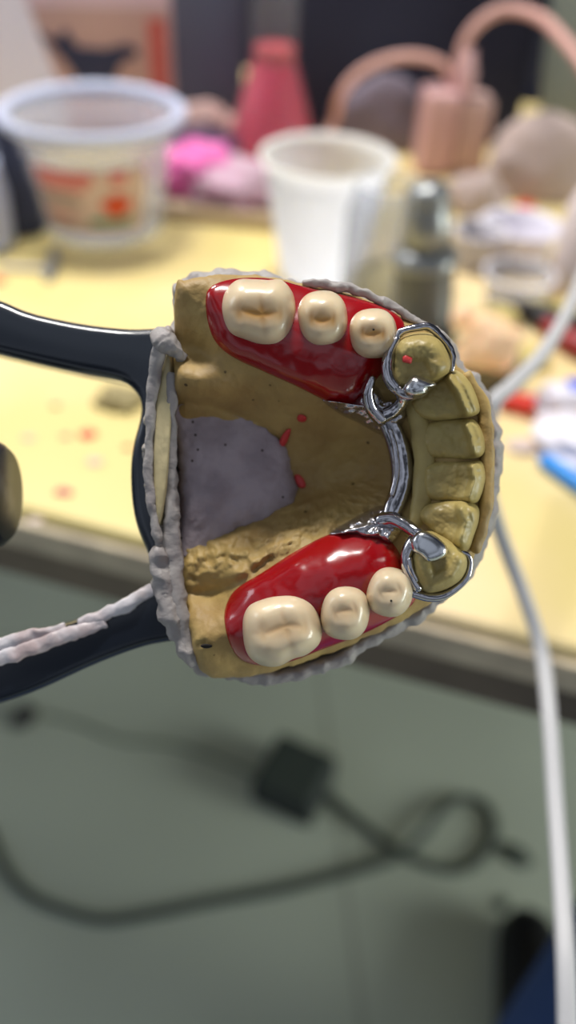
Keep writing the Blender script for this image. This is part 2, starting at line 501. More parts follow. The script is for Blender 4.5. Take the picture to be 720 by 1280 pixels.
# mounting plaster slab
pl_out = [(216, 400), (222, 352), (262, 339), (300, 337), (345, 343), (385, 354), (432, 357), (462, 367), (490, 382), (520, 398), (548, 413), (566, 428), (578, 452), (600, 474), (617, 500), (626, 535),
          (629, 575), (624, 620), (617, 655), (606, 690), (592, 716), (572, 736), (558, 748), (535, 770), (500, 792), (462, 812), (430, 832), (390, 846), (350, 857), (310, 855), (272, 848), (243, 842), (232, 820),
          (214, 785), (205, 745), (207, 712), (196, 680), (188, 640), (182, 600), (181, 550), (184, 505), (190, 470), (200, 440)]
def plz(x, y):
    e = np.clip((x - 560) / 60, 0, 1)
    d = seg_dist(x, y, pl_out + pl_out[:1])
    return -112 + 64 * np.exp(-(d / 26) ** 4) - 6 * e + 26 * np.clip((225 - x) / 30, 0, 1)
puff('mounting_plaster', pl_out, plz, lambda x, y: plz(x, y) - 22, -200, M['plaster'], cast, rings=60, m=420, p=16, q=2,
     rn=lambda P: vnoise(P, .05, 8., 4) * 6, jag=6, jscale=.055, center=(405, 600))
# ragged plaster rim that climbs the outer wall of the stone
rim = [(380, 353, -14, 4), (410, 357, -12, 6), (440, 362, -12, 7), (465, 370, -12, 6), (490, 383, -14, 6), (515, 398, -16, 5), (540, 411, -18, 5), (556, 424, -18, 5), (568, 444, -20, 4)]
sweep('plaster_rim', rim, M['plaster'], cast, seg=16, n_per=16, lump=.45)
# plaster smears over the heel, cream heel strip
for k, b in enumerate([[(203, 425, 0, 12), (212, 432, 4, 11), (221, 440, 2, 8), (228, 446, -4, 5)], [(199, 440, 0, 8), (193, 470, -6, 7), (188, 520, -10, 5), (186, 580, -12, 5), (190, 630, -12, 5), (198, 670, -14, 6)],
          [(214, 470, -10, 5), (214, 520, -20, 6), (213, 580, -26, 7), (214, 640, -28, 8), (217, 700, -26, 9), (224, 760, -22, 9), (235, 815, -22, 7)],
          [(198, 690, -20, 9), (204, 735, -20, 10), (212, 765, -20, 11), (226, 800, -22, 9), (240, 825, -26, 8)]]):
    sweep('plaster_smear', [(x, y, z, r * 1.25) for x, y, z, r in b], M['plaster'], cast, seg=18, n_per=12, lump=.28)
puff('heel_strip', [(206, 444), (213, 440), (215, 500), (212, 560), (208, 610), (202, 648), (196, 655), (192, 610), (192, 550), (196, 490)], -8, -16, -60, M['cream_heel'], cast, rings=14, m=90, p=5, q=2,
     rn=lambda P: vnoise(P, .06, 2., 2) * 1.2, center=(202, 560))
for p_, r_ in [((187, 524), 8), ((196, 700), 9), ((206, 745), 11), ((182, 560), 5), ((210, 415), 7)]:
    puff('plaster_blob', [(p_[0] + r_ * math.cos(a) * (1 + .2 * math.sin(3 * a)), p_[1] + r_ * 1.2 * math.sin(a)) for a in np.linspace(0, 2 * math.pi, 9)[:-1]], -14 + r_ * .5, -30, -60, M['plaster'], cast, rings=8, m=32, p=2, q=2)

# stone teeth -------------------------------------------------------
def stone_tooth(outline, ridge, ztop, zlow, width, groove=0., p=7, center=None):
    def top(x, y):
        d = seg_dist(x, y, ridge)
        z = zlow + (ztop - zlow) * (.55 * np.exp(-(d / width) ** 2) + .45 * np.exp(-(d / (width * .8)) ** 6))
        if groove: z = z - groove * 1.5 * np.exp(-(d / 4.6) ** 2)
        return z
    o = puff('stone_tooth', outline, top, lambda x, y: H(x, y) - 6, -40, M['stone_tooth'], cast, rings=36, m=130, p=p, q=2,
             rn=lambda P: vnoise(P, .07, outline[0][0] * .1, 3) * 2.2, center=center)
    return o


stone_tooth([(493, 430), (510, 418), (535, 416), (552, 424), (563, 443), (565, 462), (553, 475), (537, 481), (520, 482), (502, 489), (491, 484), (487, 458)], [(510, 434), (540, 432), (552, 456)], 60, 44, 20, p=9)
stone_tooth([(562, 462), (575, 465), (590, 480), (600, 507), (597, 518), (575, 524), (545, 527), (520, 520), (513, 502), (530, 485), (548, 470)], [(569, 471), (578, 485), (590, 512)], 46, 14, 15, 6, p=6)
stone_tooth([(580, 523), (596, 527), (606, 547), (606, 566), (592, 574), (560, 574), (535, 570), (524, 548), (536, 528)], [(589, 532), (595, 545), (598, 562)], 44, 10, 12, 6, p=6)
stone_tooth([(588, 576), (603, 577), (608, 596), (602, 620), (592, 630), (560, 628), (533, 622), (526, 600), (536, 578)], [(596, 584), (599, 600), (592, 622)], 44, 10, 12, 6, p=6)
stone_tooth([(530, 632), (552, 626), (580, 626), (598, 633), (599, 650), (592, 672), (585, 688), (568, 690), (547, 674), (534, 660), (524, 645)], [(583, 636), (589, 652), (582, 675)], 46, 18, 16, 3, p=6)
stone_tooth([(511, 697), (519, 677), (535, 663), (556, 671), (573, 683), (585, 694), (586, 711), (576, 728), (552, 741), (530, 742), (516, 724)], [(528, 700), (540, 728), (562, 718), (574, 700)], 52, 42, 10, p=9)
# labial gum swelling in front of the incisors
sweep('stone_gum', [(584, 470, -4, 6), (603, 505, -4, 8), (608, 545, -4, 9), (609, 590, -4, 9), (606, 640, -4, 9), (594, 685, -6, 8)], M['stone'], cast, seg=16, n_per=10, lump=.15)
sweep('stone_gum', [(515, 500, -8, 10), (528, 545, -10, 14), (530, 595, -12, 14), (524, 640, -10, 12), (512, 668, -8, 8)], M['stone_tooth'], cast, seg=16, n_per=10, lump=.12)


def decal(name, outline, zfun, material, parent, h=1.2):
    return puff(name, outline, lambda x, y: zfun(x, y) + h, lambda x, y: zfun(x, y) - 2, lambda x, y: zfun(x, y) - 4, material, parent, rings=5, m=28, p=4, q=2)


def blob_out(cx, cy, a, b, rot=0, k=9, w=.15, seed=0):
    rng = random.Random(seed); out = []
    for i in range(k):
        t = 2 * math.pi * i / k; r = 1 + rng.uniform(-w, w)
        x, y = a * math.cos(t) * r, b * math.sin(t) * r
        out.append((cx + x * math.cos(rot) - y * math.sin(rot), cy + x * math.sin(rot) + y * math.cos(rot)))
    return out


Hs = lambda x, y: H(x, y) + 3
for i, (cx, cy, a, b, r) in enumerate([(377, 523, 6, 5, 0), (356, 548, 5, 13, .5), (375, 602, 5, 11, -.5)]):
    decal('red_wax_mark', blob_out(cx, cy, a, b, r, seed=i), Hs, M['wax'], cast, h=3)
decal('red_wax_mark', blob_out(509, 449, 7, 5, .3, seed=8), lambda x, y: 57 + 0 * x, M['wax'], cast, h=2)
decal('air_hole', blob_out(258, 808, 8, 2.6, 0, seed=4), Hs, M['pencil'], cast, h=-1.5 + 3)

# ================================================================== THE DENTURE
dent = held_empty('partial_denture', 'removable red acrylic partial denture with ivory teeth and metal framework, seated on the stone jaw', 'denture')


def base_part(outline, thick, center):
    def top(x, y):
        return H(x, y) + thick
    return puff('denture_base', outline, top, lambda x, y: H(x, y) - 1, lambda x, y: H(x, y) - 8, M['resin'], dent, rings=44, m=220, p=6, q=2,
                rn=lambda P: vnoise(P, .03, 5., 2) * 2, center=center)


base_part([(257, 374), (262, 360), (280, 351), (310, 347), (345, 349), (372, 356), (400, 363), (440, 371), (470, 380), (496, 393), (506, 408), (498, 424), (488, 436), (484, 456), (470, 476), (456, 494), (438, 508), (420, 507),
           (400, 498), (370, 483), (330, 465), (290, 446), (268, 426), (259, 400)], 17, (385, 425))
base_part([(280, 772), (285, 750), (298, 734), (330, 714), (370, 688), (410, 668), (440, 662), (466, 666), (488, 676), (501, 694), (505, 710), (514, 730), (519, 750), (500, 768), (470, 785), (440, 798), (400, 813),
           (360, 828), (325, 832), (300, 824), (286, 802)], 17, (400, 750))


def sup(cx, cy, a, b, n=2.6, rot=0, k=20, egg=0):
    out = []
    for i in range(k):
        t = 2 * math.pi * i / k; c, s = math.cos(t), math.sin(t)
        x = a * math.copysign(abs(c) ** (2 / n), c); y = b * math.copysign(abs(s) ** (2 / n), s)
        x *= 1 + egg * y / b
        out.append((cx + x * math.cos(rot) - y * math.sin(rot), cy + x * math.sin(rot) + y * math.cos(rot)))
    return out


def acrylic_tooth(name, outline, cx, cy, a, b, zt, kind, rot=0, tilt=(0, 0), seed=0, dot=None, stainv=.6):
    cr, sr = math.cos(rot), math.sin(rot)
    def uv(x, y):
        X, Y = x - cx, y - cy
        return (X * cr + Y * sr) / a, (-X * sr + Y * cr) / b
    def fis(x, y):
        u, v = uv(x, y); wob = .06 * np.sin(u * 5 + seed)
        if kind == 'molar':
            g = np.exp(-((v - wob) / .10) ** 2) * np.clip(1.15 - np.abs(u) * 1.3, 0, 1)
            g = np.maximum(g, np.exp(-((u - .12 - .1 * v) / .09) ** 2) * np.clip(.95 - np.abs(v), 0, 1) * .8)
            g = np.maximum(g, np.exp(-((u + .5) / .09) ** 2) * np.exp(-(v / .3) ** 2) * .7)
            g = np.maximum(g, np.exp(-((u - .6) / .09) ** 2) * np.exp(-(v / .3) ** 2) * .7)
        else:
            g = np.exp(-((v - wob) / .11) ** 2) * np.clip(1.05 - np.abs(u) * 1.6, 0, 1)
            g = np.maximum(g, .8 * np.exp(-((np.abs(u) - .42) / .10) ** 2) * np.exp(-(v / .25) ** 2))
        return g
    def top(x, y):
        u, v = uv(x, y)
        z = zt + tilt[0] * u + tilt[1] * v
        cus = [(-.45, -.45), (.4, -.48), (-.45, .45), (.42, .45)] if kind == 'molar' else [(0, -.45), (0, .5)]
        for (a_, b_) in cus: z = z + 2.6 * np.exp(-((u - a_) ** 2 + (v - b_) ** 2) / .13)
        z = z - .6 * np.exp(-((u ** 2 + v ** 2) / .3))
        return z - 1.5 * fis(x, y)
    def st(x, y):
        u, v = uv(x, y)
        return np.clip(stainv * (np.exp(-(v / .34) ** 2 - (u / .8) ** 2) * .8 + fis(x, y) * .45), 0, 1)
    o = puff(name, outline, top, 12, 4, M['tooth'], dent, rings=34, m=110, p=4.2, q=2.1, attr=st, power=1.5)
    if dot: decal('dark_speck', blob_out(dot[0], dot[1], 1.7, 1.7), lambda x, y: top(x, y), M['pencil'], o, h=.8)
    return o


acrylic_tooth('molar_tooth', [(275, 390), (279, 366), (296, 350), (320, 349), (335, 350), (352, 350), (366, 366), (371, 390), (366, 415), (350, 431), (328, 433), (305, 426), (285, 416)], 322, 391, 47, 42, 62, 'molar', .03, (0, -3), 1, stainv=.95)
acrylic_tooth('premolar_tooth', sup(403, 399, 32, 36, 2.4, -.1), 403, 399, 32, 36, 62, 'pre', .05, (0, -3), 2, stainv=.95)
acrylic_tooth('premolar_tooth', sup(466, 417, 30.5, 31.5, 2.4, -.1), 466, 417, 30, 31, 58, 'pre', .05, (0, -3), 3, stainv=.95, dot=(467, 412))
acrylic_tooth('molar_tooth', [(303, 780), (310, 758), (330, 747), (352, 742), (375, 743), (393, 755), (402, 780), (400, 803), (384, 818), (366, 824), (348, 833), (325, 831), (308, 815)], 352, 786, 49, 43, 62, 'molar', -.15, (0, 4), 4, stainv=.5)
acrylic_tooth('premolar_tooth', sup(431, 765, 31, 35, 2.4, .1), 431, 765, 31, 35, 60, 'pre', -.2, (0, 2), 5, stainv=.4)
acrylic_tooth('premolar_tooth', sup(487, 740, 29.5, 31, 2.3, .3), 487, 740, 29, 30, 56, 'pre', -.3, (0, 2), 6, dot=(489, 751), stainv=.25)

# metal framework ---------------------------------------------------
Mc = M['chrome']
sweep('lingual_bar', [(478, 512, -12, 12), (485, 526, -16, 13), (495, 548, -20, 14), (501, 570, -22, 14.5), (503, 592, -22, 14.5), (500, 614, -20, 13.5), (492, 634, -14, 12.5), (485, 650, -10, 9)], Mc, dent, seg=20, n_per=10, flat=.75)
sweep('connector_ridge', [(488, 538, -6, 3), (494, 560, -8, 3.6), (496, 590, -8, 3.6), (490, 618, -6, 3)], Mc, dent, seg=10, flat=.8)
# upper side plate + connectors
puff('connector_plate', [(402, 500), (424, 505), (440, 503), (454, 490), (464, 480), (474, 486), (482, 500), (498, 498), (510, 510), (504, 530), (486, 546), (468, 540), (448, 529), (424, 517)], lambda x, y: H(x, y) + 23, lambda x, y: H(x, y) - 2, lambda x, y: H(x, y) - 6, M['chrome_web'], dent, rings=18, m=130, p=4, q=2, center=(470, 510),
     rn=lambda P: vnoise(P, .1, 5, 2) * 7)
sweep('finish_line', [(465, 474, 26, 5), (460, 492, 20, 7), (464, 510, 10, 8.5), (476, 524, 0, 9)], Mc, dent, seg=12)
sweep('minor_connector', [(480, 520, -2, 10), (494, 512, 6, 9), (503, 500, 18, 7.5), (499, 490, 28, 6.5), (488, 480, 36, 6), (482, 466, 36, 4.5)], Mc, dent, seg=14, n_per=10)
sweep('proximal_plate', [(496, 424, 38, 4.5), (488, 440, 40, 7), (484, 458, 40, 8), (487, 474, 40, 8), (496, 486, 42, 7)], Mc, dent, seg=14)
sweep('clasp_arm', [(486, 472, 40, 5), (497, 488, 42, 6), (512, 494, 44, 7), (526, 488, 50, 7), (538, 480, 54, 4)], Mc, dent, seg=14, n_per=10)
puff('occlusal_rest', [(506, 480), (517, 469), (530, 472), (546, 480), (538, 486), (530, 495), (514, 497), (504, 490)], 68, 52, 36, M['chrome_smooth'], dent, rings=14, m=70, p=2.2, q=2)
sweep('clasp_arm', [(494, 424, 38, 4.5), (502, 414, 36, 5), (518, 410, 34, 5), (534, 408, 32, 5), (548, 418, 30, 5), (560, 432, 28, 4.5), (566, 446, 28, 4), (565, 462, 30, 3.5)], Mc, dent, seg=14, n_per=10, lump=.2)
# lower side
puff('connector_plate', [(410, 668), (430, 654), (454, 641), (474, 632), (488, 633), (502, 640), (508, 652), (500, 668), (490, 680), (474, 674), (458, 672), (438, 668)], lambda x, y: H(x, y) + 24, lambda x, y: H(x, y) - 2, lambda x, y: H(x, y) - 6, M['chrome_web'], dent, rings=16, m=110, p=4, q=2, center=(478, 655),
     rn=lambda P: vnoise(P, .1, 3, 2) * 7)
sweep('minor_connector', [(476, 650, 4, 9), (491, 649, 12, 9.5), (506, 656, 24, 8.5), (518, 664, 34, 8), (530, 670, 40, 6)], Mc, dent, seg=14, n_per=10)
sweep('proximal_plate', [(524, 668, 36, 8), (514, 680, 34, 8), (508, 694, 34, 7), (508, 708, 34, 6), (514, 722, 34, 6), (522, 734, 32, 6)], Mc, dent, seg=14, n_per=10)
sweep('clasp_arm', [(512, 700, 38, 4), (514, 712, 38, 4), (520, 724, 36, 4)], Mc, dent, seg=12)
puff('occlusal_rest', [(514, 676), (521, 665), (532, 664), (545, 670), (557, 681), (559, 692), (550, 700), (536, 703), (525, 694), (516, 688)], 66, 54, 30, M['chrome_smooth'], dent, rings=16, m=80, p=5, q=2)
sweep('clasp_arm', [(516, 741, 24, 6), (534, 746, 20, 6), (552, 745, 18, 6), (569, 736, 18, 5), (583, 722, 20, 4.5), (588, 704, 22, 3.5), (585, 694, 26, 3), (578, 690, 28, 2.4)], Mc, dent, seg=14, n_per=10)

# ================================================================== THE ARTICULATOR
art = held_empty('articulator', 'black enamelled metal articulator frame carrying the stone jaw from the left', 'articulator')


def slab(name, outline, z0, z1, material, parent, bev=14):
    """plate with a fully rounded edge, thickness from z0 up to z1"""
    O = resample(catmull(outline, 6, True), 300); m = len(O)
    T = np.roll(O, -2, 0) - np.roll(O, 2, 0); T /= np.linalg.norm(T, axis=1)[:, None]
    Nn = np.stack([T[:, 1], -T[:, 0]], 1)
    area2 = np.sum(O[:, 0] * np.roll(O[:, 1], -1) - np.roll(O[:, 0], -1) * O[:, 1])
    if area2 > 0: Nn = -Nn
    for _ in range(4): Nn = (np.roll(Nn, 1, 0) + Nn + np.roll(Nn, -1, 0)) / 3
    rings = []
    for k in range(8):
        a = math.pi / 2 * k / 7; rings.append((bev * (1 - math.sin(a)), z0 + bev * (1 - math.cos(a))))
    for k in range(8):
        a = math.pi / 2 * k / 7; rings.append((bev * (1 - math.cos(a)), z1 - bev * (1 - math.sin(a))))
    V = []
    zm = z1 - bev
    base = C3(O[:, 0], O[:, 1], zm); nb = C3(O[:, 0] + Nn[:, 0], O[:, 1] + Nn[:, 1], zm) - base
    for off, z in rings:
        w = base + nb * off; w[:, 2] = C3(0, 0, z)[2]; V.append(w)
    V = np.vstack(V); F = []
    for i in range(len(rings) - 1):
        for j in range(m): F.append((i * m + j, i * m + (j + 1) % m, (i + 1) * m + (j + 1) % m, (i + 1) * m + j))
    F.append(tuple(range(m))[::-1]); F.append(tuple((len(rings) - 1) * m + j for j in range(m)))
    o = mesh_obj(name, V, F, material, parent)
    bm = bmesh.new(); bm.from_mesh(o.data)
    bmesh.ops.triangulate(bm, faces=[f for f in bm.faces if len(f.verts) > 4]); bm.to_mesh(o.data); bm.free()
    return o


slab('frame_body', [(-150, 330), (-60, 358), (0, 376), (40, 392), (100, 405), (160, 412), (225, 413), (240, 440), (240, 780), (232, 797), (180, 808), (120, 830), (50, 862), (0, 880), (-80, 905), (-150, 920),
      (-160, 880), (-150, 840), (-60, 815), (0, 800), (60, 787), (120, 768), (170, 745), (190, 728), (192, 712), (184, 688), (171, 655), (165, 620), (164, 580), (168, 552), (174, 530), (177, 508), (170, 490), (150, 476), (100, 466), (50, 455), (0, 443),
      (-60, 428), (-150, 405), (-165, 370)], -150, -70, M['frame'], art)
sweep('rear_post', [(-170, 320, -110, 40), (-170, 450, -110, 38), (-170, 600, -110, 38), (-170, 750, -110, 38), (-170, 930, -110, 40)], M['frame'], art, seg=24)
sweep('adjusting_knob', [(-165, 618, -95, 30), (-140, 618, -95, 34), (-100, 618, -95, 50), (-80, 618, -95, 62), (-50, 618, -95, 66), (-22, 618, -95, 68), (-2, 618, -95, 66), (10, 618, -95, 56)], M['knobm'], art, seg=40, n_per=8, capr=False)
# plaster smears dried on the lower arm
for b in [[(190, 735, -72, 7), (165, 752, -66, 9), (130, 768, -66, 8), (100, 778, -66, 6)], [(130, 780, -66, 6), (90, 792, -62, 9), (50, 806, -62, 9), (10, 820, -62, 9), (-30, 830, -64, 8)], [(80, 786, -66, 6), (40, 794, -64, 8), (0, 806, -64, 9), (-40, 815, -66, 8)]]:
    sweep('plaster_smear', b, M['palep'], art, seg=18, n_per=12, lump=.25, flat=.5)

# ================================================================== TABLE
E1 = onplane(25, 635); E2 = onplane(540, 765)
tdir = (E2 - E1).normalized(); tn = Vector((-tdir.y, tdir.x, 0))
if tn.y < 0: tn = -tn
ang = math.atan2(tdir.y, tdir.x)
mid = E1 + tdir * 0.12
Tl, Tw = 1.9, .68
table = empty('work_table', mid + tn * (Tw / 2) - Vector((0, 0, TZ)), 'cream laminate work table with a pale edge band and brown front', 'table')
table.rotation_euler = (0, 0, ang)
box('tabletop', (Tl, Tw, .022), M['table'], table, (0, 0, TZ - .022), bev=.004)
box('edge_band', (Tl, .004, .014), M['edge'], table, (0, -Tw / 2 - .0015, TZ - .020), bev=.001)
box('apron', (Tl - .02, .018, .04), M['apron'], table, (0, -Tw / 2 + .016, TZ - .052), bev=.002)
for sx in (-1, 1):
    for sy in (-1, 1):
        box('leg', (.05, .05, TZ - .022), M['legm'], table, (sx * (Tl / 2 - .05), sy * (Tw / 2 - .06), 0), bev=.004)

# ================================================================== SETTING
fl = box('floor', (6, 6, .05), M['floor'], None, (0, 1, -.05), bev=0); tag(fl, kind='structure')
wc = mid + tn * (Tw + .07)
wb = box('wall_back', (6, .1, 2.8), M['navy'], None, (wc.x, wc.y, 0), rotz=ang, bev=0); tag(wb, kind='structure')

# ================================================================== THINGS ON THE TABLE
def shell(prof_out, t):
    """open vessel profile closed with an inner wall of thickness t"""
    inner = [(max(r - t, .0005), z if i else z + t) for i, (r, z) in enumerate(prof_out)]
    return [(0.0002, prof_out[0][1])] + prof_out + inner[::-1] + [(0.0002, prof_out[0][1] + t)]


# pail
pl = onplane(132, 283)
pail = empty('plastic_tub', pl, 'round clear plastic tub with cream printed label, left of the pink flask', 'tub')
lathe('body', shell([(.034, 0), (.036, .002), (.0385, .02), (.042, .05), (.0445, .068), (.0465, .071), (.049, .083)], .0012), M['clear'], pail)
lathe('rim', [(.0475, .080), (.0525, .080), (.0545, .083), (.0545, .087), (.052, .089), (.0478, .087)], M['rimp'], pail, closed=True)


def curved_patch(name, r0, r1, z0, z1, a0, a1, material, parent, off=.0006, outline=None):
    """patch on a cone between angles, r0 at z0, r1 at z1"""
    V = []; F = []; n, k = 24, 8
    for j in range(k + 1):
        for i in range(n + 1):
            s, t = i / n, j / k; a = a0 + (a1 - a0) * s; z = z0 + (z1 - z0) * t
            if outline:   # ellipse
                am, zm = (a0 + a1) / 2, (z0 + z1) / 2
                th = 2 * math.pi * s; a = am + (a1 - a0) / 2 * math.cos(th) * t * (1 + .15 * math.sin(3 * th)); z = zm + (z1 - z0) / 2 * math.sin(th) * t * (1 + .15 * math.cos(4 * th))
            zz = (z - .0) / .07; r = .035 + (.0447 - .035) * zz + off
            V.append((r * math.cos(a), r * math.sin(a), z))
    for j in range(k):
        for i in range(n): F.append((j * (n + 1) + i, j * (n + 1) + i + 1, (j + 1) * (n + 1) + i + 1, (j + 1) * (n + 1) + i))
    o = mesh_obj(name, V, F, material, parent)
    md = o.modifiers.new('s', 'SOLIDIFY'); md.thickness = .0002; md.offset = 1
    return o


af = math.atan2(-pl.y, -pl.x)   # towards the viewer
lab = curved_patch('label', 0, 0, .014, .062, af - 1.02, af + .62, M['label'], pail, .0006)
for (z0, z1, a0, a1, mm) in [(.0525, .060, -.93, -.1, 'redprint'), (.0465, .051, -.93, -.2, 'redprint'), (.051, .060, .12, .34, 'redprint'), (.040, .043, -.93, -.35, 'brownprint'), (.0345, .0375, -.93, -.3, 'brownprint'), (.025, .0275, -.93, -.45, 'redprint'), (.019, .022, -.93, -.4, 'brownprint'), (.0205, .0255, -.22, .42, 'greenprint')]:
    curved_patch('label_print', 0, 0, z0, z1, af + a0, af + a1, M[mm], lab, .0010)
curved_patch('label_flower', 0, 0, .027, .043, af + -.02, af + .40, M['orange'], lab, .0013, outline=True)

pail.scale = (1.02, 1.02, .82)
# cup
cp = onplane(400, 341)
cup = empty('disposable_cup', cp, 'milky white ribbed plastic cup standing behind the stone jaw', 'cup')
prof = [(.0215, 0), (.0225, .002)]
for k in range(11):
    z = .008 + k * .0058; r = .0226 + (.0322 - .0226) * z / .078
    prof += [(r + .0002, z), (r + .0006, z + .0012), (r, z + .003)]
prof += [(.0320, .074), (.0325, .080)]
lathe('body', shell(prof, .0007), M['cup'], cup, seg=64)
lathe('rim', [(.0320, .0785), (.0345, .0790), (.0356, .0805), (.0350, .0820), (.0325, .0815)], M['cup'], cup, closed=True, seg=64)

cup.scale = (1.07, 1.07, .84)
# metal burner
bp = onplane(526, 428)
bn = empty('metal_burner', bp, 'grey metal cylinder with tapered top and domed cap behind the stone jaw', 'burner')
bn.rotation_euler = (0, math.radians(-6), 0)
lathe('body', [(.0145, 0), (.0165, .002), (.0165, .012), (.0155, .014), (.0140, .016), (.0138, .050), (.0136, .053)], M['steeldark'], bn)
lathe('collar', [(.0132, .052), (.0152, .053), (.0154, .056), (.0140, .060), (.0118, .063)], M['steel'], bn)
lathe('tapered_sleeve', [(.0118, .062), (.0112, .075), (.0100, .086), (.0092, .089)], M['steel'], bn)
lathe('cap', [(.0094, .088), (.0099, .0895), (.0095, .093), (.0078, .0965), (.0045, .0985), (.001, .099)], M['steel'], bn)

bn.scale = (1.08, 1.08, .85)
# clear jar with yellowish content behind burner
jp = onplane(470, 375)
jar = empty('clear_jar', jp, 'hazy clear jar with yellow scraps between white cup and grey metal burner', 'jar')
lathe('body', shell([(.020, 0), (.021, .002), (.0215, .05), (.019, .058), (.018, .066)], .001), M['clear'], jar)
lump('scraps', (0, 0, .002), (.016, .016, .022), M['yellowst'], jar, seed=3, amp=.2)

# flask
fp = onplane(340, 196)
fk = empty('conical_flask', fp, 'conical flask of pink liquid standing behind the magenta bag', 'flask')
lathe('liquid', [(.030, .001), (.0345, .003), (.035, .008), (.0155, .082), (.0145, .083)], M['pink_liquid'], fk)
lathe('liquid_top', [(.0150, .083), (.0148, .094), (.0140, .095)], M['pink_top'], fk)
lathe('glass', shell([(.031, 0), (.0358, .003), (.0363, .009), (.0165, .085), (.0162, .13), (.0185, .135)], .0008), M['glassg'], fk)

fk.scale = (1, 1, .82)
# bag of pink powder on a tray
tp = onplane(272, 262)
tr = empty('card_tray', tp, 'shallow beige card tray under the magenta powder bag', 'tray'); tr.rotation_euler = (0, 0, -.12)
box('tray_base', (.095, .075, .004), M['tray'], tr, (.004, .01, 0), bev=.001)
for (sx, sy, lx, ly) in [(0, -.026, .095, .003), (0, .046, .095, .003), (-.0425, .01, .003, .075), (.0505, .01, .003, .075)]:
    box('tray_side', (lx, ly, .010), M['tray'], tr, (sx + (.004 if lx > .05 else 0), sy, .0), bev=.001)
b1 = lump('powder_bag', onplane(244, 240) + Vector((0, 0, .005)), (.032, .028, .026), M['magenta'], seed=2, amp=.4, freq=2.4)
tag(b1, 'magenta pink powder heaped in a bag beside the clear tub', 'powder')
b2 = lump('crumpled_bag', onplane(302, 250) + Vector((0, 0, .005)), (.036, .030, .021), M['bagm'], seed=5, amp=.5, freq=2.8)
tag(b2, 'crumpled clear pinkish plastic bag against the white cup', 'plastic bag')
b3 = lump('dark_cloth', onplane(250, 200), (.038, .018, .022), mat('dark_purple_cloth', srgb(70, 50, 78), .8), seed=6, amp=.2); tag(b3, 'dark purple cloth lying behind the magenta powder bag', 'cloth')
b4 = lump('tan_scrap', onplane(250, 182), (.034, .012, .032), M['boxtan'], seed=9, amp=.2); tag(b4, 'tan lump lying behind the dark purple cloth', 'scrap')

# printed box at the back left
yb = .66
def boxat(px0, px1, py_base, dep, hgt, name, label, cat, m, y=None):
    a = onplane(px0, py_base); b = onplane(px1, py_base)
    c = (a + b) / 2; e = empty(name, c, label, cat); w = (b - a).length
    e.rotation_euler = (0, 0, math.atan2((b - a).y, (b - a).x))
    return e, w


bx, w = boxat(-40, 222, 168, .06, .2, 'carton', 'dusty pink printed carton standing behind the clear tub', 'box', None)
box('box_body', (w, .06, .17), M['boxm'], bx, (0, .03, 0), bev=.002)
box('tan_panel', (w * .98, .0012, .06), M['boxtan'], bx, (0, -.0003, .03), bev=0)
box('red_stripe', (.013, .0014, .075), M['boxred'], bx, (w / 2 - .012, -.0006, .008), bev=0)
box('red_stripe', (.03, .0014, .04), M['boxred'], bx, (-w / 2 + .03, -.0006, .098), bev=0)
k = w / 262
sil = [(65, 33), (85, 45), (97, 30), (108, 52), (140, 55), (165, 48), (178, 52), (180, 62), (160, 70), (150, 88), (145, 110), (108, 110), (100, 85), (85, 60), (70, 45)]
prism('printed_figure', [((x - 91) * k, (168 - y) * k * .86) for x, y in sil][::-1], .0012, M['inkblue'], bx, (0, -.0020, 0))
# line of unreadable small print, as blurred strokes
V = []; F = []
rng = random.Random(3)
x = 22
while x < 125:
    wd = rng.uniform(3, 6); h0 = 12 + (x - 22) * .05; h1 = h0 - rng.uniform(8, 12); i0 = len(V)
    for (xx, yy, dd) in [(x, h0, 0), (x + wd, h0, 0), (x + wd, h1, 0), (x, h1, 0)]: V.append(((xx - 91) * k, -.0012, (168 - yy) * k * 1.06))
    F.append((i0, i0 + 1, i0 + 2, i0 + 3)); x += wd + 2.5
mesh_obj('faded_print', V, F, M['brownprint'], bx, smooth=False)
pc, w2 = boxat(-30, 95, 190, .01, .1, 'paper_card', 'pale grey card leaning between clear tub and printed carton', 'card', None)
prism('sheet', [(-w2 / 2, 0), (w2 * .52, 0), (w2 * .40, .05), (w2 * .14, .115), (-.1 * w2, .10), (-w2 / 2, .065)], .0012, M['paperwhite'], pc, (0, 0, 0), (-.12, 0, 0))
gp, w3 = boxat(214, 306, 170, .01, .2, 'grey_board', 'slate grey board box standing between the carton and the pink flask', 'box', None)
box('board_body', (w3, .03, .16), M['greypanel'], gp, (0, .02, 0), bev=.003)

nc, w4 = boxat(348, 648, 183, .01, .1, 'navy_case', 'dark navy case standing behind the pink adaptor and hoses', 'case', None)
box('case_body', (w4, .03, .14), mat('dark_navy_fabric', srgb(36, 40, 64), .7), nc, (0, .02, 0), bev=.008)
o = lump('grey_pouch', onplane(474, 192) + Vector((0, .012, 0)), (.042, .012, .055), mat('dull_mauve_grey_cloth', srgb(118, 108, 122), .7), seed=71, amp=.15); tag(o, 'dull grey pouch under the arch of the left pink hose', 'pouch')

# grey green container back right
gg = onplane(772, 192)
cn = empty('grey_canister', gg, 'large grey green rounded canister at the back right corner', 'canister')
lathe('body', [(.060, 0), (.066, .004), (.075, .05), (.083, .11), (.084, .18), (.08, .2)], M['greygreen'], cn, seg=64)
lathe('lid', [(.086, .198), (.088, .204), (.080, .212), (.02, .218)], M['greygreen'], cn, seg=64)

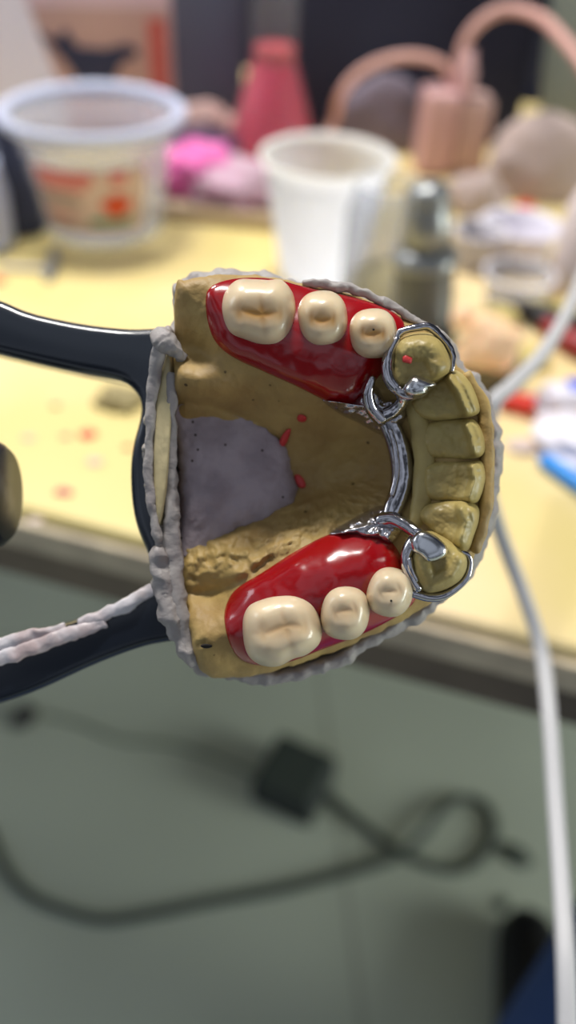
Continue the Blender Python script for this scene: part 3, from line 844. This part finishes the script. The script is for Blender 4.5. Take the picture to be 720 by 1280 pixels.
# pink adaptor with hoses
pp = onplane(556, 212)
ad = empty('pink_adaptor', pp, 'dusty pink square adaptor block with two pink hoses behind the grey burner', 'adaptor')
ad.rotation_euler = (0, 0, .1)
box('block', (.026, .030, .058), M['pinkplast'], ad, (-.012, 0, 0), bev=.004)
box('block_half', (.026, .028, .053), mat('pale_pink_plastic', srgb(206, 172, 164), .5), ad, (.0148, 0.004, 0), bev=.004)
yy = pp.y
H1 = [at_y(418, 150, yy + .02), at_y(425, 120, yy), at_y(450, 90, yy), at_y(490, 73, yy), at_y(530, 72, yy), at_y(556, 84, yy), at_y(562, 105, yy)]
H1 = [onplane(395, 200) + Vector((0, 0, .005))] + H1
o = sweep('hose', [(p.x - pp.x, p.y - pp.y, p.z - pp.z, 0.0034) for p in H1], M['pinkhose'], ad, world=True); o.matrix_parent_inverse = Matrix.Rotation(-.1, 4, 'Z')
H2 = [at_y(572, 110, yy), at_y(573, 80, yy), at_y(585, 45, yy), at_y(610, 20, yy), at_y(640, 12, yy), at_y(675, 22, yy - .02), at_y(705, 50, yy - .06), at_y(738, 95, yy - .10), at_y(760, 150, yy - .12)]
o = sweep('hose', [(p.x - pp.x, p.y - pp.y, p.z - pp.z, 0.0038) for p in H2], M['pinkhose'], ad, world=True); o.matrix_parent_inverse = Matrix.Rotation(-.1, 4, 'Z')
o = lathe('hose_fitting', [(.006, .054), (.0085, .056), (.0085, .070), (.0065, .075), (.0055, .083)], M['pinkplast'], ad, loc=(.003, 0, 0))

# right hand clutter
def tl(name, px, py, size, m, seed, label, cat, amp=.25, z=0, freq=1.5, rotz=0):
    o = lump(name, onplane(px, py) + Vector((0, 0, z)), size, M[m], seed=seed, amp=amp, freq=freq, rotz=rotz); return tag(o, label, cat)


tl('plaster_lump', 668, 240, (.040, .024, .052), 'beige', 11, 'large beige plaster lump below the grey green canister', 'plaster', .15)
tl('plaster_lump', 592, 262, (.020, .018, .026), 'beige', 12, 'small pale beige plaster lump right of the burner cap', 'plaster', .2)
def tub(name, px, py, r, h, m, label, cat):
    e = empty(name, onplane(px, py), label, cat)
    lathe('body', shell([(r * .8, 0), (r * .84, .002), (r * .97, h * .9), (r, h)], .001), M[m], e)
    lathe('rim', [(r * .97, h * .96), (r * 1.06, h * .96), (r * 1.08, h * 1.0), (r * 1.0, h * 1.03)], M['whitep'], e, closed=True)
    return e


tub('white_tub', 642, 322, .024, .022, 'whitep', 'small round white plastic tub in front of the large beige plaster lump', 'tub')
tub('small_clear_tub', 640, 382, .019, .020, 'clear', 'small hazy clear tub in front of the round white tub', 'tub')
tub('grey_pot', 592, 330, .016, .022, 'greyp', 'small grey white pot just right of the grey burner', 'pot')
o = tl('orange_scrap', 655, 262, (.006, .005, .006), 'orange', 13, 'tiny orange scrap against the large beige plaster lump', 'scrap', z=.0)
wb_ = empty('white_bottle', onplane(722, 368), 'white rounded bottle cut off by the right edge of the view', 'bottle')
lathe('body', [(.016, 0), (.019, .002), (.020, .02), (.019, .05), (.014, .062), (.009, .066)], mat('white_pinkish_plastic', srgb(222, 208, 206), .45), wb_)
lathe('cap', [(.009, .066), (.009, .076), (.007, .078)], M['whitep'], wb_)
# peach stone cast on olive base
pe = empty('small_cast', onplane(598, 470), 'small stone model with peach wax on top, right of the burner', 'dental model')
lump('stone_block', (.0, 0, 0), (.020, .018, .024), M['olivest'], pe, seed=21, amp=.15)
tri = [(-.020, .030), (-.012, .033), (.004, .031), (.016, .026), (.004, .014), (-.006, .004), (-.013, .012)]
o = lump('peach_wax', (-.002, -.012, .016), (.015, .010, .022), M['peach'], pe, seed=22, amp=.25)
lump('peach_wax_knob', (-.014, -.004, .03), (.006, .006, .010), M['peach'], pe, seed=23, amp=.15)
tl('yellow_scrap', 655, 452, (.014, .011, .009), 'yellowst', 24, 'yellow stone scrap between small stone model and white cable', 'scrap')
tl('yellow_scrap', 690, 392, (.016, .010, .009), 'yellowst', 25, 'yellow stone scrap lying behind the black and red pliers', 'scrap')
tl('yellow_scrap', 620, 408, (.011, .009, .012), 'yellowst', 26, 'yellow stone scrap behind the peach waxed stone model', 'scrap')
# pliers
pa, pb = onplane(655, 398), onplane(760, 452)
pl_ = empty('pliers', (pa + pb) / 2, 'black pliers with dark red grip lying at the right edge', 'pliers')
mid_ = (pa + pb) / 2
def wsw(name, pts, r, m, parent, base, flat=1.0):
    return sweep(name, [(p.x - base.x, p.y - base.y, p.z - base.z, rr) for p, rr in zip(pts, r)], M[m], parent, world=True, flat=flat)
wsw('jaw', [onplane(640, 392) + Vector((0, 0, .005)), onplane(665, 404) + Vector((0, 0, .006)), onplane(685, 415) + Vector((0, 0, .006))], [.003, .006, .007], 'black', pl_, mid_)
wsw('handle', [onplane(683, 412) + Vector((0, 0, .006)), onplane(720, 415) + Vector((0, 0, .006)), onplane(780, 428) + Vector((0, 0, .006))], [.006, .005, .005], 'black', pl_, mid_)
wsw('red_handle', [onplane(683, 420) + Vector((0, 0, .006)), onplane(715, 442) + Vector((0, 0, .006)), onplane(770, 468) + Vector((0, 0, .006))], [.005, .0065, .006], 'darkred', pl_, mid_)
# blue and white tube
t0 = onplane(700, 505)
tb = empty('tube_box', t0, 'white tube with deep blue print beside the white cable', 'tube'); tb.rotation_euler = (0, 0, .1)
box('tube_body', (.030, .016, .009), M['whitep'], tb, (.006, 0, 0), bev=.003)
box('blue_print', (.018, .010, .0006), M['deepblue'], tb, (.012, .003, .0089), bev=.0002)
# clear ring
cr = empty('clear_ring', onplane(668, 507), 'small glassy clear ring beside the red cap', 'ring')
rr_ = [( .0052 + .0018 * math.cos(a), .0018 + .0018 * math.sin(a)) for a in np.linspace(0, 2 * math.pi, 13)[:-1]]
lathe('ring_body', rr_, M['rimp'], cr, closed=True)
rc = onplane(644, 513)
rcap = empty('red_cap', rc, 'short red plastic cap lying just right of the stone jaw', 'cap'); rcap.rotation_euler = (0, 0, -.35)
o = lathe('cap_body', [(.001, -.009), (.0035, -.0085), (.0042, -.006), (.0044, .004), (.0048, .0045), (.0048, .008), (.001, .0085)], M['red'], rcap, seg=28); o.rotation_euler = (0, math.pi / 2, 0); o.location = (0, 0, .0048)
lump('crumpled_paper', onplane(722, 560), (.018, .022, .012), M['whitep'], seed=31, amp=.3, freq=2)
tag(bpy.context.scene.objects['crumpled_paper'], 'crumpled white paper at the right edge above the blue pen', 'paper')
# pen
q0, q1 = onplane(672, 578), onplane(760, 640)
pen = empty('blue_pen', (q0 + q1) / 2, 'bright blue pen with pale tip lying at the right edge', 'pen'); mm_ = (q0 + q1) / 2; zz = Vector((0, 0, .0035))
dq = q1 - q0
wsw('tip', [q0 + zz, q0 + dq * .1 + zz], [.0012, .003], 'greyp', pen, mm_)
wsw('barrel', [q0 + dq * .1 + zz, q0 + dq * .5 + zz, q1 + zz], [.0035, .0038, .0036], 'blue', pen, mm_)
# thin probe on table far left
q0, q1 = onplane(2, 338), onplane(60, 340)
pr = empty('wax_carver', (q0 + q1) / 2, 'thin pale wax carver lying in front of the clear tub', 'tool'); mm_ = (q0 + q1) / 2; zz = Vector((0, 0, .002))
wsw('shaft', [q0 + zz, (q0 + q1) / 2 + zz, q1 + zz], [.0016, .0016, .0018], 'greyp', pr, mm_)
wsw('blade', [onplane(68, 322) + zz * 3, onplane(68, 335) + zz * 2, onplane(60, 352) + zz], [.002, .0035, .003], 'steel', pr, mm_, flat=.5)
# left edge
lj = empty('glass_jar', onplane(-22, 305), 'pale clear jar half cut off at the left edge beside the tub', 'jar')
lathe('body', shell([(.018, 0), (.020, .003), (.021, .03), (.019, .045), (.019, .05)], .001), M['rimp'], lj)
o = lump('dark_pouch', onplane(12, 282), (.026, .022, .060), mat('slate_pouch', srgb(60, 64, 84), .7), seed=41, amp=.15); tag(o, 'slate dark pouch between left jar and clear tub', 'pouch')

# crumbs on the table
crumbs = [(-4, 352, 9, 'crumbred', 'red wax crumb at the far left edge near the wax carver'), (70, 508, 4.5, 'crumbred', 'small orange red wax crumb inside the frame opening'),
          (110, 544, 9, 'crumbred', 'largest red wax crumb in the frame opening'), (82, 546, 5, 'crumbpink', 'pink wax crumb just left of the largest red crumb'), (160, 560, 5, 'crumbred', 'red wax crumb touching the frame column'),
          (80, 616, 9, 'crumbpink', 'dull pink wax crumb nearest the table edge'), (36, 548, 6, 'crumbpale', 'pale lilac crumb beside the dark knob'), (44, 652, 7, 'crumbpale', 'pale crumb lying at the table edge'),
          (118, 578, 8, 'crumbpale', 'pale crumb below the largest red crumb')]
for i, (px, py, r, m, l) in enumerate(crumbs):
    d = (onplane(px, py) - CAM).length
    o = lump('wax_crumb', onplane(px, py), (r * d / 1000 * 1.2, r * d / 1000 * .8, r * d / 1000 * .45), M[m], seed=50 + i, amp=.4, sub=3); tag(o, l, 'wax crumb', 'wax crumbs scattered on the table')
o = lump('putty_lump', onplane(150, 503), (.011, .009, .007), M['crumbolive'], seed=61, amp=.3); tag(o, 'olive brown putty lump inside the frame opening', 'putty')
o = lump('putty_lump', onplane(655, 560), (.008, .006, .003), M['crumbpale'], seed=62, amp=.3); tag(o, 'flat pale putty lump between red cap and blue pen', 'putty')

# white cable
pts = [(at_d(735, 330, .30), .0023), (at_d(712, 385, .275), .0023), (at_d(680, 440, .25), .0023), (at_d(640, 482, .235), .0023), (at_d(617, 505, .23), .0023), (at_d(606, 560, .235), .0023), (at_d(612, 620, .24), .0023),
       (at_d(630, 680, .25), .0023), (at_d(655, 745, .252), .0023), (at_d(677, 815, .25), .0023), (at_d(687, 900, .235), .0023), (at_d(694, 1000, .22), .0023), (at_d(701, 1100, .205), .0023), (at_d(707, 1200, .19), .0023), (at_d(710, 1330, .18), .0023)]
b0 = pts[8][0]
cb = sweep('white_cable', [(p.x, p.y, p.z, r) for p, r in pts], M['cablew'], None, world=True, seg=16, n_per=12, loc=tuple(b0))
tag(cb, 'white charging cable hanging over the table edge at the right', 'cable')

# ================================================================== ON THE FLOOR
ap = onplane(367, 985, 0)
foot = empty('foot_pedal', ap, 'black square foot pedal on the floor with its grey cable', 'foot pedal')
c_l, c_t = onplane(312, 965, 0), onplane(352, 930, 0)
foot.rotation_euler = (0, 0, math.radians(-24))
box('pedal_body', (.085, .085, .045), M['adapter'], foot, (0, 0, 0), bev=.006)
box('pedal_top', (.074, .074, .006), mat('lighter_pedal_pad', srgb(60, 68, 64), .6), foot, (0, 0, .043), bev=.003)  # top pad in a lighter grey than the pedal body
fz = .006
cpts = [(405, 990), (440, 1020), (480, 1052), (520, 1075), (565, 1088), (600, 1075), (618, 1040), (608, 1008), (582, 998), (552, 1015), (525, 1050), (490, 1075), (430, 1092), (350, 1112), (260, 1128), (190, 1142), (130, 1150), (80, 1138), (35, 1118), (5, 1085), (-15, 1040)]
P = [onplane(x, y, fz) for x, y in cpts]; b0 = P[0]
# where the loop crosses itself the later pass lies on top
zoff = [0] * len(P); zoff[10] = .008; zoff[9] = .005; zoff[11] = .004
o = sweep('floor_cable', [(p.x, p.y, p.z + z, .0055) for p, z in zip(P, zoff)], M['cableg'], None, world=True, seg=12, loc=tuple(b0))
tag(o, 'grey cable looping across the floor from the pedal to the left', 'cable')
P = [onplane(x, y, .003) for x, y in [(318, 968), (270, 948), (210, 930), (150, 925), (100, 905), (60, 895)]]
o = sweep('thin_cord', [(p.x, p.y, p.z, .0028) for p in P], mat('pale_grey_cord', srgb(112, 120, 106), .6), None, world=True, seg=10, loc=tuple(P[0]))
tag(o, 'thin pale cord on the floor left of the pedal', 'cord')
for (px, py, sx, sy, sz, m, l) in [(30, 898, .014, .02, .02, 'black', 'small black plug on the floor under the frame arm'), (643, 1070, .022, .012, .008, 'cableg', 'dark smudge of debris on the floor right of the cable loop'), (628, 1131, .008, .008, .006, 'cableg', 'tiny dark scrap on the floor below the debris')]:
    o = lump('floor_scrap', onplane(px, py, 0), (sx, sy, sz), M[m], seed=px * .1, amp=.2, rotz=-.5); tag(o, l, 'scrap')

# sitting person's leg at the lower right
per = empty('person', (.275, .18, 0), 'person seated at the table, only a leg in navy trousers showing at lower right', 'person')
pts = [(-.06, -.24, .50, .085), (.0, -.13, .49, .083), (.09, -.01, .48, .078), (.19, .12, .47, .070), (.255, .20, .455, .066), (.285, .235, .40, .062), (.287, .235, .30, .058), (.285, .225, .18, .055), (.283, .215, .08, .058)]
sweep('trouser_leg', [(x - .28, y - .2, z, r) for x, y, z, r in pts], M['trouser'], per, world=True, seg=32, n_per=10)
sweep('shoe', [(0, -.03, .045, .036), (0, .03, .042, .044), (0.01, .10, .036, .042), (.015, .17, .030, .034)], M['shoe'], per, world=True, seg=20, n_per=8)

# ================================================================== LIGHT
def area(name, loc, target, size, power, col=(1, 1, 1), sy=None):
    l = bpy.data.lights.new(name, 'AREA'); l.energy = power; l.color = col; l.size = size
    if sy: l.shape = 'RECTANGLE'; l.size_y = sy
    o = bpy.data.objects.new(name, l); COL.objects.link(o); o.location = loc
    o.rotation_euler = (Vector(target) - Vector(loc)).to_track_quat('-Z', 'Y').to_euler()
    return o


area('ceiling_tube_light', (-.15, .80, 2.35), (0, .3, .75), .5, 30, (1, .97, .92), .10)
area('desk_window_light', (-1.6, .5, 1.5), (0, .3, .8), .6, 5, (.86, .92, 1), .6)
area('rim_backlight', (-.30, .62, 1.34), (0, .1, .9), .16, 2.2, (1, .98, .95), .16)  # unseen backlight added to put highlights along the cast's top edges
area('floor_fill_light', (2.3, -.2, .75), (0.1, .3, 0), .9, 36, (.93, 1, .94), .9)  # low fill added from the right to brighten the floor
w = bpy.data.worlds.new('room_light'); bpy.context.scene.world = w; w.use_nodes = True
wn = w.node_tree; bg = wn.nodes['Background']; bg.inputs[1].default_value = 1.0
tc = wn.nodes.new('ShaderNodeTexCoord'); nz = wn.nodes.new('ShaderNodeTexNoise'); nz.inputs['Scale'].default_value = 2.2; nz.inputs['Detail'].default_value = 2
cr_ = wn.nodes.new('ShaderNodeValToRGB'); e = cr_.color_ramp.elements
e[0].position = .42; e[0].color = (.04, .045, .055, 1); e[1].position = .60; e[1].color = (.42, .47, .56, 1)
wn.links.new(tc.outputs['Generated'], nz.inputs['Vector']); wn.links.new(nz.outputs['Fac'], cr_.inputs['Fac']); wn.links.new(cr_.outputs['Color'], bg.inputs[0])

# ================================================================== CAMERA
cd = bpy.data.cameras.new('camera'); cam = bpy.data.objects.new('camera', cd); COL.objects.link(cam)
cam.matrix_world = Matrix.Translation(CAM) @ R.to_4x4()
cd.sensor_fit = 'VERTICAL'; cd.sensor_height = 36; cd.sensor_width = 36 * 720 / 1280
cd.lens = 36 * FPX / 1280; cd.clip_start = .01; cd.clip_end = 50
cd.dof.use_dof = True; cd.dof.focus_distance = (1000 - 25) * S; cd.dof.aperture_fstop = cd.lens / 1000 / .0042
sc = bpy.context.scene; sc.camera = cam
sc.view_settings.view_transform = 'Standard'; sc.view_settings.look = 'None'
sc.view_settings.gamma = 1; sc.view_settings.use_curve_mapping = False
sc.view_settings.exposure = 0.0
